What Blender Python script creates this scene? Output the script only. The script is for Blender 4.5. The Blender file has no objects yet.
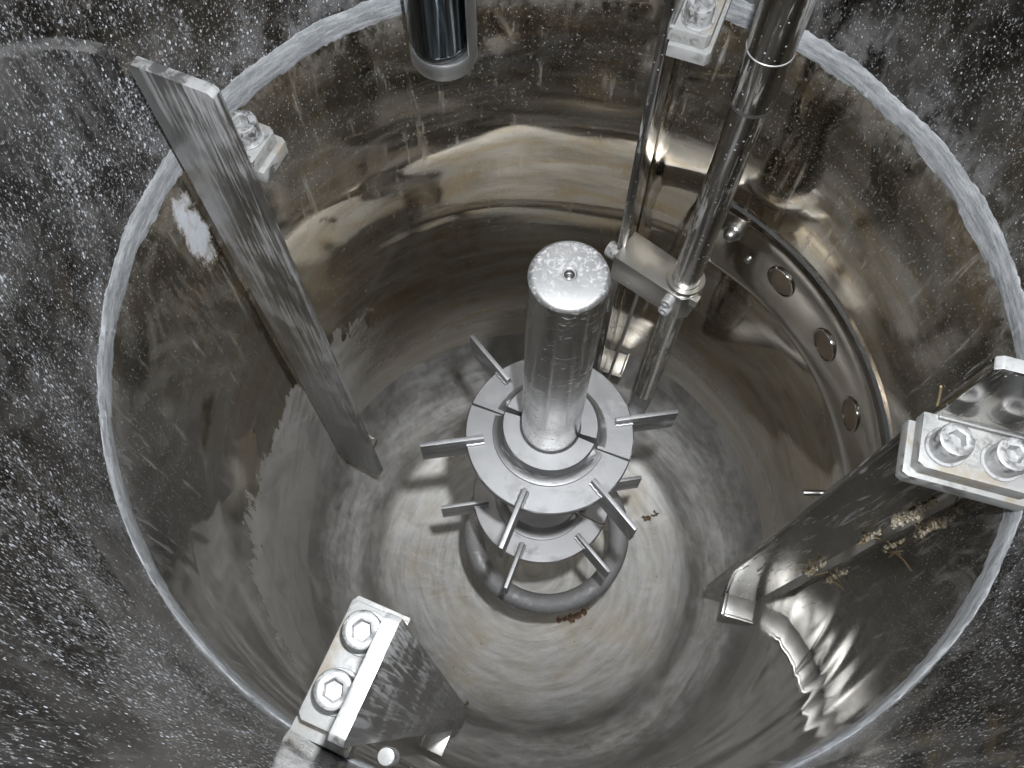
import bpy, bmesh, math, random
from mathutils import Matrix, Vector, noise
random.seed(7)
S = bpy.context.scene
COL = S.collection
PI = math.pi
rad = math.radians

# ------------------------------------------------------------------ camera
cd = bpy.data.cameras.new('camera'); cam = bpy.data.objects.new('camera', cd); COL.objects.link(cam)
cd.sensor_width = 36; cd.lens = 881.93/1024*36; cd.clip_start = .01; cd.clip_end = 50
CAMROT = Matrix(((.999938, -.011145, 0), (.010233, .918099, -.396220), (.004417, .396195, .918156)))
CAMPOS = Vector((-.0460, -.3690, .6924))
cam.matrix_world = Matrix.Translation(CAMPOS) @ CAMROT.to_4x4()
S.camera = cam
# ------------------------------------------------------------------ world and lamps
w = bpy.data.worlds.new('World'); S.world = w; w.use_nodes = True
w.node_tree.nodes['Background'].inputs[0].default_value = (.70, .83, 1, 1)
w.node_tree.nodes['Background'].inputs[1].default_value = .15

def lamp(name, off, power, size, col):
    l = bpy.data.lights.new(name, 'AREA'); l.shape = 'DISK'; l.size = size; l.energy = power; l.spread = rad(125); l.color = col
    o = bpy.data.objects.new(name, l); COL.objects.link(o)
    o.matrix_world = Matrix.Translation(CAMPOS + CAMROT @ Vector(off)) @ CAMROT.to_4x4()
    return o
lamp('camera_flash', (.06, .10, .0), 8.3, .03, (.95, .975, 1))

S.render.engine = 'CYCLES'
S.cycles.max_bounces = 6; S.cycles.glossy_bounces = 6; S.cycles.diffuse_bounces = 2
S.cycles.use_adaptive_sampling = True; S.cycles.adaptive_threshold = .03; S.cycles.sample_clamp_indirect = 6; S.cycles.blur_glossy = .4
S.view_settings.view_transform = 'Standard'; S.view_settings.look = 'None'
S.view_settings.exposure = 0; S.view_settings.gamma = 1

# ------------------------------------------------------------------ node helpers
class NT:
    def __init__(s, name):
        s.m = bpy.data.materials.new(name); s.m.use_nodes = True
        s.t = s.m.node_tree; s.bsdf = s.t.nodes['Principled BSDF']
        s.pos = s.t.nodes.new('ShaderNodeTexCoord').outputs['Object']
    def put(s, sock, v):
        if isinstance(v, bpy.types.NodeSocket): s.t.links.new(v, sock)
        elif isinstance(v, (tuple, list)) and len(v) == 3 and len(sock.default_value) == 4: sock.default_value = (*v, 1)
        else: sock.default_value = v
    def math(s, op, a, b=0, c=0, clamp=False):
        n = s.t.nodes.new('ShaderNodeMath'); n.operation = op; n.use_clamp = clamp
        for i, v in enumerate((a, b, c)): s.put(n.inputs[i], v)
        return n.outputs[0]
    def mul(s, a, b): return s.math('MULTIPLY', a, b)
    def add(s, a, b): return s.math('ADD', a, b)
    def sub(s, a, b): return s.math('SUBTRACT', a, b)
    def ramp(s, v, lo, hi, a=0., b=1.):
        n = s.t.nodes.new('ShaderNodeMapRange'); n.interpolation_type = 'SMOOTHSTEP'
        for i, x in enumerate((v, lo, hi, a, b)): s.put(n.inputs[i], x)
        return n.outputs[0]
    def scale(s, vec, k):
        n = s.t.nodes.new('ShaderNodeVectorMath'); n.operation = 'MULTIPLY'
        s.put(n.inputs[0], vec); n.inputs[1].default_value = k; return n.outputs[0]
    def noise(s, vec, sc, det=3, rough=.55, dist=0):
        n = s.t.nodes.new('ShaderNodeTexNoise'); s.put(n.inputs['Vector'], vec)
        n.inputs['Scale'].default_value = sc; n.inputs['Detail'].default_value = det
        n.inputs['Roughness'].default_value = rough; n.inputs['Distortion'].default_value = dist
        return n.outputs['Fac']
    def voro(s, vec, sc, rnd=1):
        n = s.t.nodes.new('ShaderNodeTexVoronoi'); s.put(n.inputs['Vector'], vec)
        n.inputs['Scale'].default_value = sc; n.inputs['Randomness'].default_value = rnd
        sp = s.t.nodes.new('ShaderNodeSeparateColor'); s.t.links.new(n.outputs['Color'], sp.inputs[0])
        return n.outputs['Distance'], sp.outputs[0]
    def xyz(s, vec):
        n = s.t.nodes.new('ShaderNodeSeparateXYZ'); s.put(n.inputs[0], vec); return n.outputs
    def comb(s, x, y, z):
        n = s.t.nodes.new('ShaderNodeCombineXYZ')
        for i, v in enumerate((x, y, z)): s.put(n.inputs[i], v)
        return n.outputs[0]
    def mix(s, f, a, b):
        n = s.t.nodes.new('ShaderNodeMix'); n.data_type = 'RGBA'; s.put(n.inputs[0], f)
        s.put(n.inputs[6], a); s.put(n.inputs[7], b); return n.outputs[2]
    def fmix(s, f, a, b):
        n = s.t.nodes.new('ShaderNodeMix'); n.data_type = 'FLOAT'; s.put(n.inputs[0], f)
        s.put(n.inputs[2], a); s.put(n.inputs[3], b); return n.outputs[0]
    def bump(s, h, strength, dist, normal=None):
        n = s.t.nodes.new('ShaderNodeBump'); n.inputs['Strength'].default_value = strength
        n.inputs['Distance'].default_value = dist; s.put(n.inputs['Height'], h)
        if normal: s.put(n.inputs['Normal'], normal)
        return n.outputs[0]
    def out(s, col, metal, rough, normal=None):
        s.put(s.bsdf.inputs['Base Color'], col); s.put(s.bsdf.inputs['Metallic'], metal)
        s.put(s.bsdf.inputs['Roughness'], rough)
        if normal: s.put(s.bsdf.inputs['Normal'], normal)
        return s.m

STEEL = (.56, .535, .50)
RES = (.45, .475, .525)

def metal(name, base=STEEL, rough=.3, rv=.12, stretch=(1, 1, 1), sc=60, residue=0., spots=0., bump=.12, rsc=70, dirt=None, film=RES):
    """brushed / handled stainless steel; residue = chalky film, spots = dried droplets"""
    n = NT(name)
    v = n.scale(n.pos, stretch)
    g = n.noise(v, sc, 5, .65)
    big = n.noise(n.pos, 14, 3)
    r = n.add(rough - rv, n.mul(n.add(n.mul(g, .6), n.mul(big, .4)), rv*2))
    col = n.mix(n.ramp(big, .3, .7), tuple(c*.86 for c in base), base)
    fine = n.noise(v, sc*4, 3, .7)
    mask = 0.
    if residue:
        a = n.noise(v, rsc, 6, .72, .6)
        mask = n.mul(n.ramp(n.add(a, n.mul(n.sub(big, .5), .5)), .66 - residue*.32, .82 - residue*.25), .8)
    if spots:
        d, c = n.voro(n.pos, 190)
        k = n.ramp(n.sub(n.mul(n.mul(c, c), .45*spots), d), -.02, .03)
        mask = n.math('MAXIMUM', mask, k)
    nrm = n.bump(n.add(n.mul(g, .6), n.mul(fine, .4)), bump, .0006)
    if residue or spots:
        fin = n.mix(mask, col, film); met = n.fmix(mask, 1., .0)
        if dirt:
            k = n.mul(n.ramp(n.noise(n.pos, 30, 4, .6), .52, .66), .7)
            fin = n.mix(k, fin, dirt); met = n.mul(met, n.sub(1., k))
        return n.out(fin, met, n.fmix(mask, r, .75), nrm)
    return n.out(col, 1., r, nrm)

# --- the tank wall: polished, wavy, splashed and scaled above the old liquid line
def wall_mat():
    n = NT('splashed_tank_steel')
    x, y, z = n.xyz(n.pos)
    up = n.ramp(z, -.02, .02)
    big = n.noise(n.pos, 5, 3, .6)
    med = n.noise(n.scale(n.pos, (1, 1, .7)), 24, 3, .65)
    # dried droplets and grains; density varies slowly
    v = n.scale(n.pos, (1, 1, .58))
    g = n.noise(v, 440, 4, .72, .2)
    d1, c1 = n.voro(v, 330)
    low = n.ramp(z, -.45, .02, 0, .34)
    patch = n.ramp(n.add(n.mul(big, .62), n.mul(med, .48)), .38, .74, .34, .95)
    dens = n.mul(n.mul(n.add(n.mul(up, n.ramp(x, -.3, .3, .54, .30)), low), patch), n.ramp(z, .12, .5, 1., .62))  # last factor thins droplets upward, imitating the dark where the flash fades
    s1 = n.ramp(n.sub(n.mul(n.mul(c1, c1), n.mul(dens, .60)), n.add(d1, n.mul(n.sub(g, .5), .9))), -.06, .10)
    s2 = n.ramp(n.add(g, n.mul(dens, .15)), .60, .74, 0, .52)
    spots = n.math('MAXIMUM', s1, s2)
    cr = n.noise(n.scale(n.pos, (1, 1, .5)), 90, 4, .72, .4)
    crust = n.mul(n.ramp(n.add(cr, n.mul(dens, .10)), .58, .70), n.mul(dens, .22))
    film = n.mul(n.ramp(med, .30, .8), n.mul(n.add(up, low), .05))
    nearline = n.mul(n.ramp(n.math('ABSOLUTE', n.sub(z, .015)), .012, .09, 1, 0), n.ramp(n.add(n.mul(med, .5), n.mul(cr, .5)), .42, .62, .0, .24))
    # vertical runs
    runs = n.ramp(n.noise(n.scale(n.pos, (1, 1, .09)), 95, 3, .6), .56, .74)
    runs = n.mul(n.mul(runs, .30), n.mul(n.ramp(z, -.6, -.02), n.ramp(med, .4, .6)))
    m = n.math('MAXIMUM', spots, n.math('MAXIMUM', crust, n.math('MAXIMUM', nearline, runs)))
    m = n.math('ADD', m, film, clamp=True)
    # pale streak beside one baffle: the white band's reflection painted into the colour
    dx = n.sub(x, -.372); dy = n.sub(y, .134); dz = n.sub(z, -.085)
    rr = n.add(n.add(n.mul(n.mul(dx, dx), 2200), n.mul(n.mul(dy, dy), 2600)), n.mul(n.mul(dz, dz), 190))
    painted_reflection = n.ramp(n.add(rr, n.mul(n.sub(cr, .5), 2.4)), .2, 1.0, .9, 0)
    m = n.math('MAXIMUM', m, painted_reflection)
    # circumferential polish and tea-brown tint
    pol = n.noise(n.scale(n.pos, (1, 1, 7)), 6, 4, .62, .3)
    fine = n.noise(n.scale(n.pos, (1, 1, 14)), 40, 3, .7)
    col = n.mix(n.ramp(pol, .35, .68), (.52, .475, .405), (.68, .64, .57))
    stain = n.noise(n.scale(n.pos, (1, 1, 3.2)), 8, 4, .65, .8)
    col = n.mix(n.mul(n.ramp(stain, .44, .66), n.ramp(y, -.12, .15, .12, .75)), col, (.54, .43, .28))
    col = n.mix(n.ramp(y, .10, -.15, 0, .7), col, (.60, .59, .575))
    col = n.mix(up, col, (.34, .33, .32))
    rough = n.add(n.add(.01, n.mul(n.ramp(pol, .42, .74), n.ramp(y, .0, .25, .04, .10))), n.mul(fine, .045))
    # re-ground matt area low on the wall, with a ragged upper edge
    rag = n.noise(n.scale(n.pos, (1, 1, .25)), 34, 4, .7)
    ed = n.add(n.sub(n.mul(y, -.35), z), n.add(n.mul(n.sub(rag, .5), .34), n.mul(n.sub(big, .5), .30)))
    ground = n.mul(n.ramp(ed, .46, .50), n.mul(n.ramp(y, .34, .16), n.ramp(x, .20, .06)))
    sw = n.noise(n.scale(n.pos, (1, 1, .8)), 10, 5, .68, 1.2)           # sweeping polishing strokes
    st = n.noise(n.comb(n.mul(n.add(y, z), 9), n.mul(n.sub(y, z), 150), n.mul(x, 20)), 1., 4, .7)
    scuff = n.add(n.mul(sw, .55), n.mul(st, .45))
    rough = n.fmix(ground, rough, n.add(.16, n.mul(n.add(fine, st), .16)))
    col = n.mix(ground, col, (.53, .515, .49))
    hz = n.mul(ground, n.ramp(scuff, .34, .66, .25, .92))
    m = n.math('ADD', m, hz, clamp=True)
    foot = n.mul(n.ramp(n.add(z, n.mul(n.sub(sw, .5), .16)), -.84, -.62, .55, 0), n.ramp(scuff, .30, .66, .55, 1.))
    m = n.math('MAXIMUM', m, foot)
    wave = n.noise(n.scale(n.pos, (1, 1, 1.5)), 3.6, 1, .4, .5)
    nrm = n.bump(n.add(n.mul(wave, 1.), n.mul(fine, .001)), .42, .014)
    return n.out(n.mix(m, col, n.mix(n.math('MAXIMUM', ground, n.ramp(z, -.4, -.6)), RES, (.40, .39, .375))), n.fmix(m, 1., 0.), n.fmix(m, rough, .8), nrm)

def floor_mat():
    n = NT('circular_ground_floor_steel')
    x, y, z = n.xyz(n.pos)
    r = n.math('SQRT', n.add(n.mul(x, x), n.mul(y, y)))
    rings = n.noise(n.comb(n.mul(x, 3), n.mul(y, 3), n.mul(r, 120)), 2.2, 5, .7)
    arcs = n.noise(n.comb(n.mul(x, 9), n.mul(y, 9), n.mul(r, 46)), 1.5, 4, .6, .4)
    blot = n.noise(n.pos, 11, 5, .62, .3)
    col = n.mix(n.ramp(arcs, .3, .7), (.215, .21, .20), (.30, .295, .285))
    col = n.mix(n.mul(n.ramp(blot, .42, .68), .6), col, (.23, .20, .15))
    wallward = n.ramp(r, .285, .37)
    rough = n.add(n.fmix(wallward, .42, .32), n.mul(n.sub(rings, .5), .22))
    sp, c = n.voro(n.pos, 60)
    fleck = n.mul(n.ramp(n.sub(n.mul(n.mul(c, c), .14), sp), -.01, .03), n.ramp(blot, .45, .6))
    col = n.mix(fleck, col, (.12, .07, .035))
    chalk = n.mul(n.ramp(n.add(n.mul(arcs, .5), n.add(n.mul(rings, .3), n.mul(n.noise(n.pos, 34, 4, .65, .6), .3))), .42, .80), n.add(.20, n.mul(wallward, .35)))
    st = n.noise(n.comb(n.mul(n.add(x, y), 40), n.mul(n.sub(x, y), 5), n.mul(r, 60)), 1.5, 4, .7, .5)
    chalk = n.add(chalk, n.mul(n.mul(wallward, n.ramp(r, .400, .375, .62, 1.)), n.ramp(st, .30, .72, .48, .72)))
    col = n.mix(chalk, col, (.46, .455, .445))
    nrm = n.bump(n.add(n.mul(rings, .12), blot), .25, .004)
    return n.out(col, n.fmix(n.math('MAXIMUM', chalk, fleck), 1., .0), rough, nrm)

def band_mat():
    n = NT('dried_white_scale')
    a = n.noise(n.scale(n.pos, (1, 1, 6)), 30, 5, .65)
    b = n.noise(n.pos, 240, 4, .7)
    col = n.mix(n.ramp(a, .35, .65), (.19, .20, .21), (.35, .36, .375))
    col = n.mix(n.ramp(b, .55, .75), col, (.20, .20, .20))
    return n.out(col, .0, .8, n.bump(n.add(a, b), .5, .002))

def plain(name, col, met, rough, sc=120, bump=.4, dist=.002, col2=None):
    n = NT(name); a = n.noise(n.pos, sc, 5, .65)
    c = n.mix(n.ramp(a, .35, .65), col, col2) if col2 else col
    return n.out(c, met, rough, n.bump(a, bump, dist))

M = dict(
    wall=wall_mat(), floor=floor_mat(), band=band_mat(),
    plate=metal('baffle_plate_steel', (.44, .43, .41), .17, .08, (1, 1, .06), 150, residue=.36, spots=.40, rsc=130, film=(.30, .31, .32)),
    scuffed=metal('scuffed_plate_steel', (.50, .495, .485), .40, .12, (1, 1, .03), 260, residue=.60, spots=.25, rsc=300, film=(.22, .225, .235)),
    edge=metal('sawn_plate_steel', (.48, .48, .475), .48, .1, residue=.8, spots=.2, film=(.26, .265, .27)),
    lug=metal('chalky_lug_steel', (.44, .44, .43), .50, .08, (1, 1, 1), 70, residue=1.0, spots=.3, rsc=85, dirt=(.20, .165, .115), film=(.245, .247, .245)),
    bolt=metal('socket_bolt_steel', (.46, .46, .46), .46, .08, residue=.9, rsc=160, film=(.28, .285, .29)),
    imp=metal('blasted_impeller_steel', (.30, .30, .305), .52, .08, (1, 1, 1), 90, residue=.42, rsc=40, bump=.10, film=(.22, .22, .225)),
    hub=metal('turned_hub_steel', (.30, .30, .305), .52, .07, (1, 1, 6), 90, residue=.35, rsc=50, bump=.1, film=(.22, .22, .225)),
    weld=metal('weld_bead_steel', (.38, .38, .38), .45, .1, (1, 1, 1), 260, bump=.6),
    shaft=metal('scuffed_shaft_steel', (.56, .555, .545), .23, .09, (1, 1, 2.2), 80, residue=.30, rsc=95, bump=.08, film=(.30, .305, .31)),
    face=metal('dull_shaft_face_steel', (.38, .38, .38), .52, .06, (1, 1, 1), 160, residue=.40, rsc=260, film=(.27, .27, .275)),
    pipe=metal('polished_pipe_steel', (.48, .465, .44), .22, .09, (1, 1, .08), 110, residue=.40, spots=.55, rsc=90, film=(.28, .285, .285)),
    clean=metal('clean_bracket_steel', (.58, .57, .55), .32, .09, (6, 1, 1), 60),
    satin=metal('satin_collar_steel', (.66, .665, .67), .42, .06, (1, 1, 4), 60, bump=.1),
    dark=metal('shadowed_screw_steel', (.16, .16, .16), .5, .1),  # dark tone stands in for the shade down the shaft hole
    plug=metal('brown_tinted_plug_steel', (.36, .30, .235), .30, .08, bump=.2),
    ringweld=metal('ground_weld_steel', (.42, .415, .405), .36, .10, (1, 1, 1), 80, residue=.45, rsc=60, bump=.15, film=(.26, .26, .26)),
    polish=metal('tea_tinted_polished_steel', (.68, .64, .58), .09, .06, (1, 1, 6), 20, bump=.25),
    probe=metal('mirror_probe_steel', (.30, .36, .42), .05, .03, (1, 1, 8), 40, bump=.06),
    ring=metal('grey_sparger_steel', (.34, .34, .34), .50, .1, (1, 1, 1), 60, residue=1.15, rsc=50, bump=.15, film=(.14, .14, .145)),
    rubber=plain('black_rubber_and_gap', (.012, .012, .013), 0, .45),
    gunk=plain('tan_dried_residue', (.16, .115, .05), 0, .8, 260, .9, .004, (.44, .41, .35)),
    rust=plain('rust_brown_residue', (.13, .07, .03), 0, .7, 200, .6, .002, (.06, .035, .02)),
    tan=plain('tan_bristle', (.20, .145, .07), 0, .6),
    red=plain('red_flake', (.14, .035, .02), 0, .7),
)

# ------------------------------------------------------------------ mesh helpers
def link(name, bm, mat, parent=None, smooth=True, angle=38):
    me = bpy.data.meshes.new(name)
    bmesh.ops.recalc_face_normals(bm, faces=bm.faces)
    if smooth:
        for f in bm.faces: f.smooth = True
        for e in bm.edges:
            if len(e.link_faces) == 2 and e.calc_face_angle() > rad(angle): e.smooth = False
    bm.to_mesh(me); bm.free()
    if mat: me.materials.append(mat)
    o = bpy.data.objects.new(name, me); COL.objects.link(o)
    if parent: o.parent = parent
    return o
def empty(name, loc, rz=0):
    o = bpy.data.objects.new(name, None); COL.objects.link(o); o.empty_display_size = .03
    o.location = loc; o.rotation_euler = (0, 0, rz); return o
def tag(o, label, cat, group=None):
    o['label'] = label; o['category'] = cat
    if group: o['group'] = group
    return o
def lathe(bm, prof, n=64, a0=0., a1=2*PI, mtx=None, wob=None):
    """revolve (r,z) about z; closed loop if full turn; returns nothing"""
    full = abs(a1 - a0 - 2*PI) < 1e-6
    cols = []
    for i in range(n if full else n + 1):
        a = a0 + (a1 - a0)*i/n
        c = []
        for j, (r, z) in enumerate(prof):
            if wob: r, z = wob(a, j, r, z)
            p = Vector((r*math.cos(a), r*math.sin(a), z))
            c.append(bm.verts.new(mtx @ p if mtx else p))
        cols.append(c)
    m = len(cols)
    for i in range(m if full else m - 1):
        A, B = cols[i], cols[(i + 1) % m]
        for j in range(len(prof) - 1):
            bm.faces.new((A[j], B[j], B[j+1], A[j+1]))
    return cols, full
def solid(prof, n=64, a0=0., a1=2*PI, mtx=None, wob=None, bm=None):
    """closed-profile revolve: profile loop is closed, ends capped when partial; r=0 points welded"""
    bm = bm or bmesh.new()
    cols, full = lathe(bm, list(prof) + [prof[0]], n, a0, a1, mtx, wob)
    if not full:
        bm.faces.new(cols[0][:-1]); bm.faces.new(list(reversed(cols[-1][:-1])))
    bmesh.ops.remove_doubles(bm, verts=bm.verts, dist=1e-6)
    bmesh.ops.dissolve_degenerate(bm, edges=bm.edges, dist=1e-7)
    return bm
def prism(pts, z0, z1, bev=0., bm=None, mtx=None, seg=2):
    """extrude polygon pts (x,y) from z0 to z1 with bevelled edges"""
    t = bmesh.new()
    b = [t.verts.new((x, y, z0)) for x, y in pts]; u = [t.verts.new((x, y, z1)) for x, y in pts]
    k = len(pts)
    t.faces.new(list(reversed(b))); t.faces.new(u)
    for i in range(k): t.faces.new((b[i], b[(i+1) % k], u[(i+1) % k], u[i]))
    if bev: bmesh.ops.bevel(t, geom=list(t.edges), offset=bev, segments=seg, affect='EDGES', profile=.6)
    if mtx: bmesh.ops.transform(t, matrix=mtx, verts=t.verts)
    if bm is None: return t
    me = bpy.data.meshes.new('tmp'); t.to_mesh(me); t.free(); bm.from_mesh(me); bpy.data.meshes.remove(me)
    return bm
def box(x0, x1, y0, y1, z0, z1, bev=.0012, bm=None, mtx=None):
    return prism([(x0, y0), (x1, y0), (x1, y1), (x0, y1)], z0, z1, bev, bm, mtx)
def tube(path, r, n=20, bm=None, caps=True, rfun=None):
    bm = bm or bmesh.new(); rings = []
    P = [Vector(p) for p in path]; up = None
    for i, p in enumerate(P):
        t = (P[min(i+1, len(P)-1)] - P[max(i-1, 0)]).normalized()
        if up is None: up = t.orthogonal().normalized()
        up = (up - t*up.dot(t)).normalized(); s = t.cross(up)
        rr = rfun(i/(len(P)-1)) if rfun else r
        rings.append([bm.verts.new(p + rr*(math.cos(2*PI*k/n)*up + math.sin(2*PI*k/n)*s)) for k in range(n)])
    for a, b in zip(rings, rings[1:]):
        for k in range(n): bm.faces.new((a[k], a[(k+1) % n], b[(k+1) % n], b[k]))
    if caps: bm.faces.new(rings[0]); bm.faces.new(list(reversed(rings[-1])))
    return bm
def lump(c, r, seed, flat=.6, sub=2, amp=.5, fr=1.6):
    bm = bmesh.new(); bmesh.ops.create_icosphere(bm, subdivisions=sub, radius=1)
    for v in bm.verts:
        d = 1 + amp*noise.noise(v.co*fr + Vector((seed*3.1, seed, 0)))*1.6
        v.co = Vector((v.co.x*d*r, v.co.y*d*r, v.co.z*d*r*flat)) + Vector(c)
    return bm
def polar(r, deg, z=0): return Vector((r*math.cos(rad(deg)), r*math.sin(rad(deg)), z))

# ------------------------------------------------------------------ the tank (setting)
R = .4
ZK = -.84
bm = solid([(R, ZK), (R, -.6), (R, -.3), (R, 0), (R, .3), (R, .6), (R, 1.0), (R+.008, 1.0), (R+.008, ZK)], 256)
wall = link('wall', bm, M['wall'], angle=30); wall['kind'] = 'structure'

prof = [(R, ZK), (.3992, -.868), (.3970, -.895), (.3930, -.925), (.3870, -.955), (.3785, -.984), (.3675, -1.010), (.354, -1.031), (.339, -1.0475),
        (.325, -1.0590), (.3165, -1.0645), (.310, -1.0680), (.303, -1.0710), (.290, -1.0750), (.26, -1.0825), (.20, -1.0925), (.12, -1.1000), (.06, -1.1030), (0, -1.104)]
full = prof + [(0, -1.114), (.20, -1.103), (.31, -1.080), (.356, -1.045), (.385, -.990), (.403, -.925), (R+.008, ZK)]
floor = link('floor', solid(full, 256), M['floor'], angle=60); floor['kind'] = 'structure'

# chalk line left by the old liquid level, a raised crust with ragged edges
def band_wob(a, j, r, z):
    q = Vector((math.cos(a), math.sin(a), 0))
    e = .0042*noise.noise(q*9 + Vector((0, 0, j*.7))) + .0026*noise.noise(q*46 + Vector((3, 0, j))) + .0012*noise.noise(q*150 + Vector((5, 0, j)))
    wide = 1 + .35*noise.noise(q*2.2 + Vector((9, 2, 0)))
    z *= .85
    return r - (.0007*noise.noise(q*60 + Vector((0, 4, j))) if 0 < j < 5 else 0), z*wide + e
bm = solid([(R+.002, -.017), (R-.0006, -.0155), (R-.0022, -.008), (R-.0016, .004), (R-.0024, .012), (R-.0005, .021), (R+.002, .023)], 720, wob=band_wob)
link('residue_band', bm, M['band'], wall)
# port band: convex welded strip with round ports
def bandprof(): return [(R+.002, -.434), (R-.004, -.430), (R-.0085, -.418), (R-.0115, -.395), (R-.0122, -.365), (R-.0115, -.335),
                        (R-.0095, -.308), (R-.0075, -.298), (R-.0085, -.291), (R-.005, -.285), (R+.002, -.283)]
band = link('port_band', solid(bandprof(), 90, rad(-9), rad(56)), M['polish'], wall)
for deg, zz in ((36.2, -.338), (21.0, -.345), (6.6, -.352)):
    mt = Matrix.Rotation(rad(deg), 4, 'Z') @ Matrix.Translation((R-.0128, 0, zz)) @ Matrix.Rotation(rad(-90), 4, 'Y')
    bm = solid([(.0235, -.004), (.0235, .0004), (.0230, .0011), (.0214, .0012), (.0205, .0004), (.0205, -.004)], 40, mtx=mt)
    p = link('port_rim', bm, M['polish'], band)
    bm = solid([(0, -.004), (0, .0006), (.010, .0005), (.0200, .0001), (.0200, -.004)], 40, mtx=mt)
    link('port_plug', bm, M['plug'], band)
mt = Matrix.Rotation(rad(49.6), 4, 'Z') @ Matrix.Translation((R-.012, 0, -.318)) @ Matrix.Rotation(rad(-90), 4, 'Y')
bm = solid([(0, -.004), (.014, -.004), (.014, .002), (.0125, .0045), (.0105, .0045), (.0098, .010), (.0075, .0148), (.004, .017), (0, .0178)], 32, mtx=mt)
link('domed_stud', bm, M['clean'], band)
mt = Matrix.Rotation(rad(44.5), 4, 'Z') @ Matrix.Translation((R-.0122, 0, -.352)) @ Matrix.Rotation(rad(-90), 4, 'Y')
link('small_stud', solid([(0, -.003), (.0055, -.003), (.0055, .002), (.0042, .0035), (0, .0038)], 20, mtx=mt), M['clean'], band)
# short thermowell pin poking out of the wall
mt = Matrix.Rotation(rad(-.5), 4, 'Z') @ Matrix.Translation((R+.002, 0, -.54)) @ Matrix.Rotation(rad(-90), 4, 'Y')
link('wall_pin', solid([(0, 0), (.004, 0), (.004, .024), (.003, .0255), (0, .026)], 16, mtx=mt), M['clean'], wall)

# ------------------------------------------------------------------ baffles
TH = .011
def bolt_bm(rh=.0138, h=.019):
    """socket head cap screw standing on z=0"""
    bm = bmesh.new(); n = 36; rings = []
    def hexr(a, s): return s/math.cos((a % (PI/3)) - PI/6)
    lay = [(rh, 0, 0), (rh, h-.0022, 0), (rh-.0007, h-.0007, 0), (rh-.0022, h, 0), (rh*.60, h, 0), (.0066, h-.0006, 1), (.0062, h-.009, 1)]
    for r, z, hx in lay:
        rings.append([bm.verts.new(((hexr(2*PI*k/n, r) if hx else r)*math.cos(2*PI*k/n), (hexr(2*PI*k/n, r) if hx else r)*math.sin(2*PI*k/n), z)) for k in range(n)])
    for a, b in zip(rings, rings[1:]):
        for k in range(n): bm.faces.new((a[k], a[(k+1) % n], b[(k+1) % n], b[k]))
    bm.faces.new(list(reversed(rings[0]))); bm.faces.new(rings[-1])
    return bm
def washer_bm(): return solid([(.0120, -.0001), (.0162, -.0001), (.0162, .0016), (.0158, .0021), (.0120, .0021)], 36)

ZB = -.872      # bottom of a baffle
R0 = .35        # the empty stands at this radius
Z1, Z2, Z3 = .014, .0295, .0460     # wall lug, baffle lug levels
def baffle(deg, lean, label, mat, rlow=None, lin=.306, ly=-.0460, zb=ZB, rin=.308, rout=.388):
    e = empty('baffle', polar(R0, deg, zb), rad(deg))
    e.rotation_mode = 'QUATERNION'
    rot = Matrix.Rotation(rad(deg), 4, 'Z') @ Matrix.Rotation(rad(lean), 4, 'X')
    e.rotation_quaternion = rot.to_quaternion()
    tag(e, label, 'baffle', 'baffle plates around the tank wall')
    def off(m): return Matrix.Translation((-R0, 0, -zb)) @ (m or Matrix())
    # plate outlined in the radial plane: polygon (r,z) extruded over the thickness
    up = Matrix(((1, 0, 0, 0), (0, 0, -1, 0), (0, 1, 0, 0), (0, 0, 0, 1)))     # (x,y,z)->(x,-z,y)
    c = .004; rlow = rlow or rout
    pts = [(rin, zb+.012), (rin+.006, zb), (rlow-.012, zb), (rlow, zb+.012), (rout, .142-c), (rout-c, .142), (rin+c, .142), (rin, .142-c)]
    bm = prism(pts, -TH/2, TH/2, .0013, mtx=off(up))
    pl = link('plate', bm, mat, e)
    pl.data.materials.append(M['edge'])
    for f in pl.data.polygons:                     # sawn edges are brighter than the rolled faces
        if abs(f.normal.y) < .5 and f.center.z + zb > -.2: f.material_index = 1
    # lug welded to the plate, clockwise side
    y0, y1 = ly, -TH/2+.001
    bm = prism([(lin, y0+.004), (lin+.006, y0), (.384, y0), (.388, y0+.004), (.388, y1), (lin, y1)], Z2+.0005, Z3, .0014, mtx=off(None))
    lg = link('lug', bm, M['lug'], e)
    bm = tube([(rin+.002 - R0, -TH/2-.001, Z3-zb+.0006), (.345-R0, -TH/2-.001, Z3-zb+.0006), (.386-R0, -TH/2-.001, Z3-zb+.0006)], .0026, 10)
    link('weld_bead', bm, M['weld'], lg)
    for rb in (lin+.0190, lin+.0615):
        b = link('bolt', bolt_bm(), M['bolt'], e)
        b.location = (rb - R0, ly*.60, Z3 - zb + .0022); b.rotation_euler = (0, 0, random.uniform(0, 1))
        wsh = link('washer', washer_bm(), M['bolt'], b); wsh.location = (0, 0, -.0021)
    # lower foot: shallow angle with upturned rim
    zf = -.83
    bm = box(.335, .389, -.044, -TH/2+.001, zf-.007, zf, .001, mtx=off(None))
    ft = link('foot', bm, M['clean'], e)
    bm = box(.3342, .340, -.044, -TH/2-.001, zf+.0003, zf+.013, .001, mtx=off(None))
    box(.3405, .389, -.0447, -.0400, zf+.0003, zf+.010, .001, bm=bm, mtx=off(None))
    link('foot_rim', bm, M['clean'], ft)
    # wall lug below it belongs to the wall
    mt = Matrix.Translation(polar(R0, deg, zb)) @ rot @ Matrix.Translation((-R0, 0, -zb))
    bm = prism([(lin-.005, y0-.001), (lin, y0-.004), (.3985, y0-.004), (.3985, -.007), (lin-.005, -.007)], Z1, Z2, .0014, mtx=mt)
    link('wall_lug', bm, M['lug'], wall)
    return e
baffle(156.6, -.2, 'tall baffle plate beside the painted pale reflection, opposite the gunk-streaked baffle', M['scuffed'])
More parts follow.
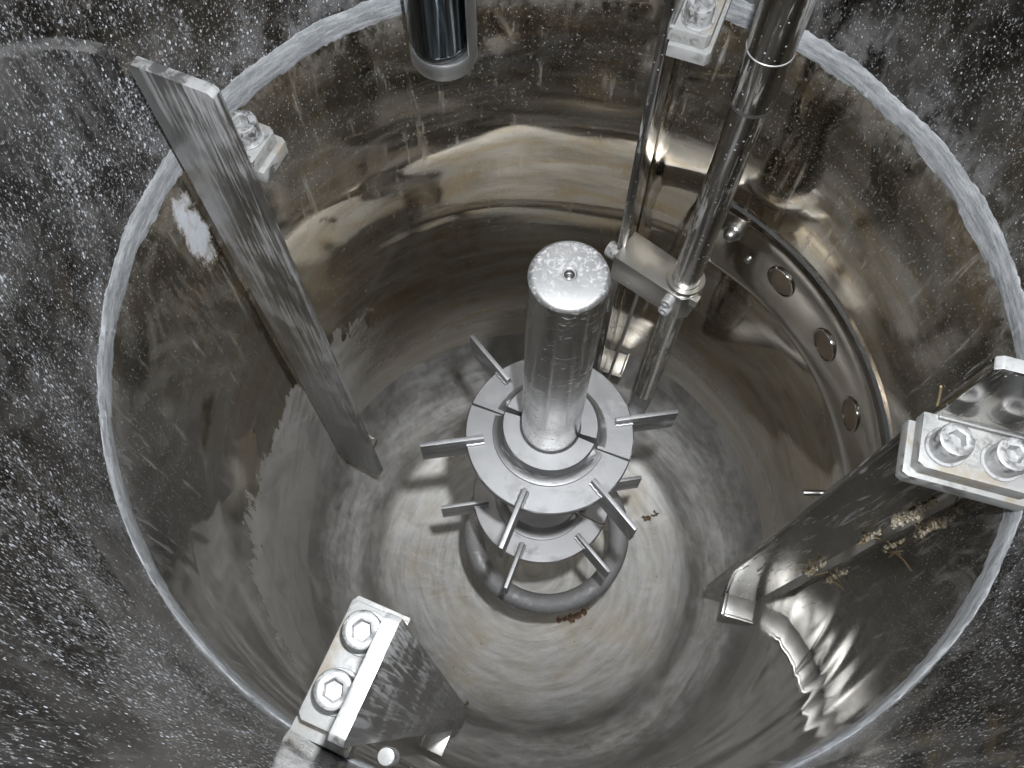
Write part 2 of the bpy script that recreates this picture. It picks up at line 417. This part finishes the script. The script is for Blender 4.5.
baffle(-15.5, 1.6, 'dark baffle plate with tan gunk along its wall edge and stained bolted lug', M['plate'], lin=.299, ly=-.0510)
baffle(-112.2, 0, 'baffle plate with scuffed streaky face and clean bolted lug beside a round stop peg', M['scuffed'], rlow=.340, lin=.3005, ly=-.0490)
baffle(69.5, -.6, 'baffle plate standing beside the long pipe and tied to it by a clamp bar', M['plate'])

# ------------------------------------------------------------------ agitator
ag = empty('agitator', (0, 0, -.70))
tag(ag, 'scuffed agitator shaft carrying two six-bladed disc impellers above the sparger ring', 'agitator')
RS = .0343; ZT = .066
def sh(prof): return [(r, z + .70) for r, z in prof]
shaft = link('shaft', solid(sh([(0, -.66), (RS-.002, -.66), (RS, -.658), (RS, -.3), (RS, -.1), (RS, ZT-.0052), (0, ZT-.0052)]), 96), M['shaft'], ag)
link('shaft_end_face', solid(sh([(.0046, ZT-.005), (RS-.00005, ZT-.0051), (RS-.0008, ZT-.0026), (RS-.0028, ZT-.0006), (RS-.0048, ZT), (.0066, ZT), (.0054, ZT-.0012), (.0046, ZT-.0012)]), 96), M['face'], shaft)
link('centre_hole', solid(sh([(.0044, ZT-.0046), (.0044, ZT-.0015), (.0036, ZT-.0042), (.0030, ZT-.0046)]), 32), M['dark'], shaft)
link('centre_screw', solid(sh([(0, ZT-.0050), (.0028, ZT-.0050), (.0028, ZT-.0044), (.0015, ZT-.0036), (0, ZT-.0040)]), 24), M['dark'], shaft)

def impeller(zd, rot, split, rt):
    dt = .009; gap = .0016
    bm = bmesh.new()
    zz = zd + .70
    for k in (0, 1):
        g = gap/.1
        a0 = rad(split) + k*PI + g; a1 = rad(split) + (k+1)*PI - g
        prof = [(.0602, zz-dt), (.1005, zz-dt), (.1018, zz-dt+.0012), (.1018, zz-.0014), (.1004, zz), (.0740, zz), (.0602, zz)]
        solid(prof, 60, a0, a1, bm=bm)
    ip = link('impeller', bm, M['imp'], ag)
    for k in (0, 1):       # two clamp halves of the hub with a slot between them
        g = .0034/.05
        a0 = rad(split) + k*PI + g; a1 = rad(split) + (k+1)*PI - g
        prof = [(RS+.0002, zz-.030), (.050, zz-.030), (.055, zz-.026), (.0556, zz-.012), (.0600, zz-.0095), (.0600, zz+.0005), (.0690, zz+.0006), (.0686, zz+.0035), (.0645, zz+.0048), (.0598, zz+.0085), (.0575, zz+.0150),
                (.0572, zz+.0215), (.0558, zz+.0232), (RS+.0022, zz+.0232), (RS+.0002, zz+.0215)]
        link('hub_half', solid(prof, 48, a0, a1), M['hub'], ip)
    for k, a in ((0, split-14), (1, split+180-14)):     # clamp screws sunk in the hub
        mt = Matrix.Rotation(rad(a), 4, 'Z') @ Matrix.Translation((.0562, 0, zz+.0125)) @ Matrix.Rotation(rad(62), 4, 'Z') @ Matrix.Rotation(rad(90), 4, 'Y')
        link('clamp_screw', solid([(0, -.006), (.0045, -.006), (.0045, .006), (.0030, .0064), (.0026, .003), (0, .003)], 16, mtx=mt), M['bolt'], ip)
    for k in range(6):
        a = rot + 60*k
        mt = Matrix.Rotation(rad(a), 4, 'Z') @ Matrix.Translation((0, 0, zz - .0045))
        hb = .0185
        bm = bmesh.new()
        # blade is slotted over the disc edge: upper and lower fins inside, full height outside
        box(.0800, rt, -.0026, .0026, .0052, hb, .0006, bm=bm, mtx=mt)
        box(.1022, rt, -.00255, .00255, -.0056, .0060, .0004, bm=bm, mtx=mt)
        box(.0800, rt, -.0026, .0026, -.030, -.0052, .0006, bm=bm, mtx=mt)
        bl = link('blade', bm, M['imp'], ip)
        bm = bmesh.new()
        for sy in (-1, 1):
            path = [(.0795 + .022*i/8, sy*.0034 + .0005*math.sin(i*2.1+k), .0052) for i in range(9)]
            tube([mt @ Vector(q) for q in path], .0022, 8, bm=bm, rfun=lambda t: .0021 + .0004*math.sin(t*25))
        link('weld_bead', bm, M['weld'], bl)
    return ip
impeller(-.307, 8.6, 159.5, .156)
impeller(-.577, 9.6, 153.0, .150)
# boss under the lower impeller
link('end_cap', solid([(0, -.005), (.041, -.005), (.045, -.001), (.045, .012), (.041, .016), (0, .016)], 48,
     mtx=Matrix.Translation((0, 0, .02))), M['hub'], ag)

# ------------------------------------------------------------------ sparger and its pipe
sp = tag(empty('sparger', (.016, .002, -.80)), 'grey ring-shaped sparger pipe under the lower impeller', 'sparger')
path = []
bm = bmesh.new(); N = 96; rings = []
for i in range(N):
    a = 2*PI*i/N
    rings.append([bm.verts.new(((.125 + 0.0168*math.cos(2*PI*k/20))*math.cos(a), (.125 + 0.0168*math.cos(2*PI*k/20))*math.sin(a), 0.0168*math.sin(2*PI*k/20))) for k in range(20)])
for i in range(N):
    A, B = rings[i], rings[(i+1) % N]
    for k in range(20): bm.faces.new((A[k], A[(k+1) % 20], B[(k+1) % 20], B[k]))
link('ring_pipe', bm, M['ring'], sp)
PX, PY = .187, .2345
a = math.atan2(PY - .002, PX - .016); u = Vector((math.cos(a), math.sin(a), 0)); D = math.hypot(PX-.016, PY-.002)
pts = [u*.138] + [u*(D-.035)] + [u*(D-.035) + u*.035*math.sin(t) + Vector((0, 0, .035*(1-math.cos(t)))) for t in [PI/2*i/8 for i in range(1, 9)]] + [u*D + Vector((0, 0, .075))]
link('feed_elbow', tube(pts, .0165, 20), M['ring'], sp)
pp = tag(empty('air_pipe', (PX, PY, -.73)), 'long polished pipe with stepped upper section dropping to the sparger', 'pipe')
def pz(pr): return [(r, z + .73) for r, z in pr]
link('lower_pipe', solid(pz([(.0150, -.728), (.0178, -.728), (.0178, -.372), (.0150, -.372)]), 40), M['pipe'], pp)
link('middle_pipe', solid(pz([(.0160, -.371), (.0188, -.371), (.0188, -.300), (.0190, .008), (.0160, .008)]), 40), M['pipe'], pp)
link('upper_pipe', solid(pz([(.0160, .0085), (.0205, .0085), (.0222, .010), (.0224, .045), (.0224, .9), (.0190, .9)]), 40), M['pipe'], pp)
link('joint_bead', solid(pz([(.0190, .002), (.0212, .004), (.0216, .008), (.0206, .0112), (.0190, .0112)]), 40), M['weld'], pp)
link('joint_line', solid(pz([(.0222, .0745), (.0229, .0752), (.0229, .0762), (.0222, .0770)]), 40), M['edge'], pp)

# ------------------------------------------------------------------ clamp bar tying pipe and baffle
ca = polar(.312, 69.2); cb = Vector((PX, PY, 0))
dv = (cb - ca); L = dv.length; ang = math.atan2(dv.y, dv.x)
cl = tag(empty('pipe_clamp', (ca.x, ca.y, -.405), ang), 'bright bracket bar clamping the long pipe to a baffle', 'clamp')
bm = prism([(-.004, -.026), (L+.012, -.026), (L+.024, -.014), (L+.024, .012), (L+.006, .022), (-.004, .026)], 0, .055, .0012)
link('bar', bm, M['clean'], cl)
cr = link('collar', solid([(.0193, .056), (.0255, .056), (.0262, .0575), (.0262, .064), (.0255, .0655), (.0193, .0655)], 40, mtx=Matrix.Translation((L, 0, 0))), M['clean'], cl)
link('gasket', solid([(.0193, .0525), (.0245, .0525), (.0245, .0558), (.0193, .0558)], 40, mtx=Matrix.Translation((L, 0, 0))), M['rubber'], cl)
for zz, s in ((.043, 1), (.020, 1)):
    mt = Matrix.Translation((L - .004, -.0262, zz)) @ Matrix.Rotation(rad(90), 4, 'X')
    link('bolt', solid([(0, 0), (.0082, 0), (.0082, .011), (.0070, .0125), (.0042, .0125), (.0036, .008), (0, .008)], 24, mtx=mt), M['bolt'], cl)
mt = Matrix.Translation((-.003, -.004, .030)) @ Matrix.Rotation(rad(-90), 4, 'Y')
link('end_nut', solid([(0, 0), (.012, 0), (.012, .020), (.0105, .0225), (0, .0225)], 24, mtx=mt), M['bolt'], cl)
for x in (L+.020,):
    bm = box(x, x+.010, -.018, -.006, .040, .056, .001)
    link('latch', bm, M['clean'], cl)
# thin stay rod from bar to foot
st = link('stay', tube([(.036, .0, .001), (.030, .004, -.14), (.022, .010, -.30), (.016, .014, -.424)], .0028, 10), M['clean'], cl)

# ------------------------------------------------------------------ mirror-dark probe tube
PRX, PRY = -.128, .338
pr = tag(empty('dip_tube', (PRX, PRY, -.040)), 'dark mirror-polished dip tube with bright rounded sleeve near the wall', 'tube')
T = Matrix.Translation
link('collar', solid([(.0240, -.004), (.0300, -.005), (.0345, -.003), (.0365, .002), (.0365, .018), (.0350, .0205), (.0290, .0205), (.0290, .004)], 56, mtx=T((.004, .004, -.010))), M['satin'], pr)
link('gap_shade_ring', solid([(0, .011), (.0292, .011), (.0292, .0150), (0, .0150)], 48, mtx=T((.001, .000, .001))), M['rubber'], pr)  # black disc added as the shade in the gap under the tube
link('sleeve', solid([(.0346, .0212), (.0368, .0212), (.0368, .9), (.0346, .9)], 40, rad(-38), rad(150), mtx=T((.004, .004, -.010))), M['satin'], pr)
link('tube_end', solid([(0, .017), (.0275, .0165), (.0302, .0185), (.0312, .0225), (.0312, .9), (.026, .9), (.026, .03), (0, .03)], 56, mtx=T((0, -.001, .001))), M['probe'], pr)

# ------------------------------------------------------------------ loose residue
def clump(name, label, cat, c, r, k, mat, group=None, spread=1.0, dirv=(0, 0, 1), flat=.7, amp=.8):
    e = empty(name, c); tag(e, label, cat, group); d = Vector(dirv).normalized()
    bm = bmesh.new()
    for i in range(k):
        q = d*random.uniform(-1, 1)*r*spread*1.8 + Vector([random.gauss(0, r*.20) for _ in range(3)])
        t = lump(q, r*random.uniform(.10, .42), i + r*900, flat, 2, amp)
        me = bpy.data.meshes.new('t'); t.to_mesh(me); t.free(); bm.from_mesh(me); bpy.data.meshes.remove(me)
    link('crust', bm, mat, e)
    return e
def along(zz, out=.387, deg=-15.5, dy=-.0075):
    return polar(out, deg, zz) + polar(dy - (zz-ZB)*math.tan(rad(1.6)), deg + 90)
for zz, r, k, lb in ((-.060, .0075, 34, 'tan and white gunk clump just below the stained lug on a baffle'),
                     (-.185, .0095, 60, 'long pale gunk clump midway along the wall edge of a baffle'),
                     (-.300, .0050, 22, 'thin tan gunk streak under the long pale clump on a baffle'),
                     (-.500, .0075, 30, 'small pale gunk clump low on the wall edge of a baffle')):
    e = clump('residue_clump', lb, 'residue', along(zz), r, k, M['gunk'], 'gunk clumps along the baffle edge', 3.0, (0, -.028, 1))
    bm = bmesh.new()
    for i in range(4):
        b = Vector((random.gauss(0, .004), random.gauss(0, .004), random.uniform(-.03, .03)))
        d = Vector((random.gauss(0, 1), random.gauss(0, 1), random.gauss(0, 1.6))).normalized()*random.uniform(.01, .028)
        tube([b, b + d*.5 + Vector((.002, 0, .003)), b + d], .0007, 6, bm=bm)
    link('fibre', bm, M['tan'], e)
bm = tube([(0, 0, 0), (-.004, .002, .014), (-.010, .003, .030)], .0010, 6)
o = link('bristle', bm, M['tan']); o.location = polar(.312, -20.5, .051) + Vector((-.004, .003, 0)); tag(o, 'thin tan bristle stuck to the stained lug', 'bristle')
ob = clump('brown_crust', 'rusty brown crust at the lower corner of the streaky baffle', 'residue', polar(.30, -112.6, -.868), .007, 8, M['rust'])
for q, r, k, lb in (((.094, -.094), .015, 16, 'large brown flake on the floor near the sparger ring'),
                    ((.060, -.104), .010, 10, 'small brown flake lying beside the large brown flake'),
                    ((.245, .105), .013, 14, 'dark brown flake alone on the floor between impeller and pipe')):
    rr = math.hypot(*q); zf = -1.1 + (rr-.12)*.11 if rr > .12 else -1.099
    for i in range(len(prof)-1):
        if prof[i+1][0] <= rr <= prof[i][0]:
            t = (rr-prof[i][0])/(prof[i+1][0]-prof[i][0]); zf = prof[i][1] + t*(prof[i+1][1]-prof[i][1])
    clump('residue_flake', lb, 'flake', (q[0], q[1], zf+.001), r, k, M['rust'], 'flakes on the tank floor', .8, (1, .4, 0), .22)
# round stop peg between the streaky baffle and the wall
q = polar(.3885, -110.2)
link('stop_peg', solid([(0, -.030), (.0068, -.030), (.0070, -.003), (.0060, .0), (.003, .0006), (0, .0007)], 24, mtx=Matrix.Translation(q)), M['lug'], wall)
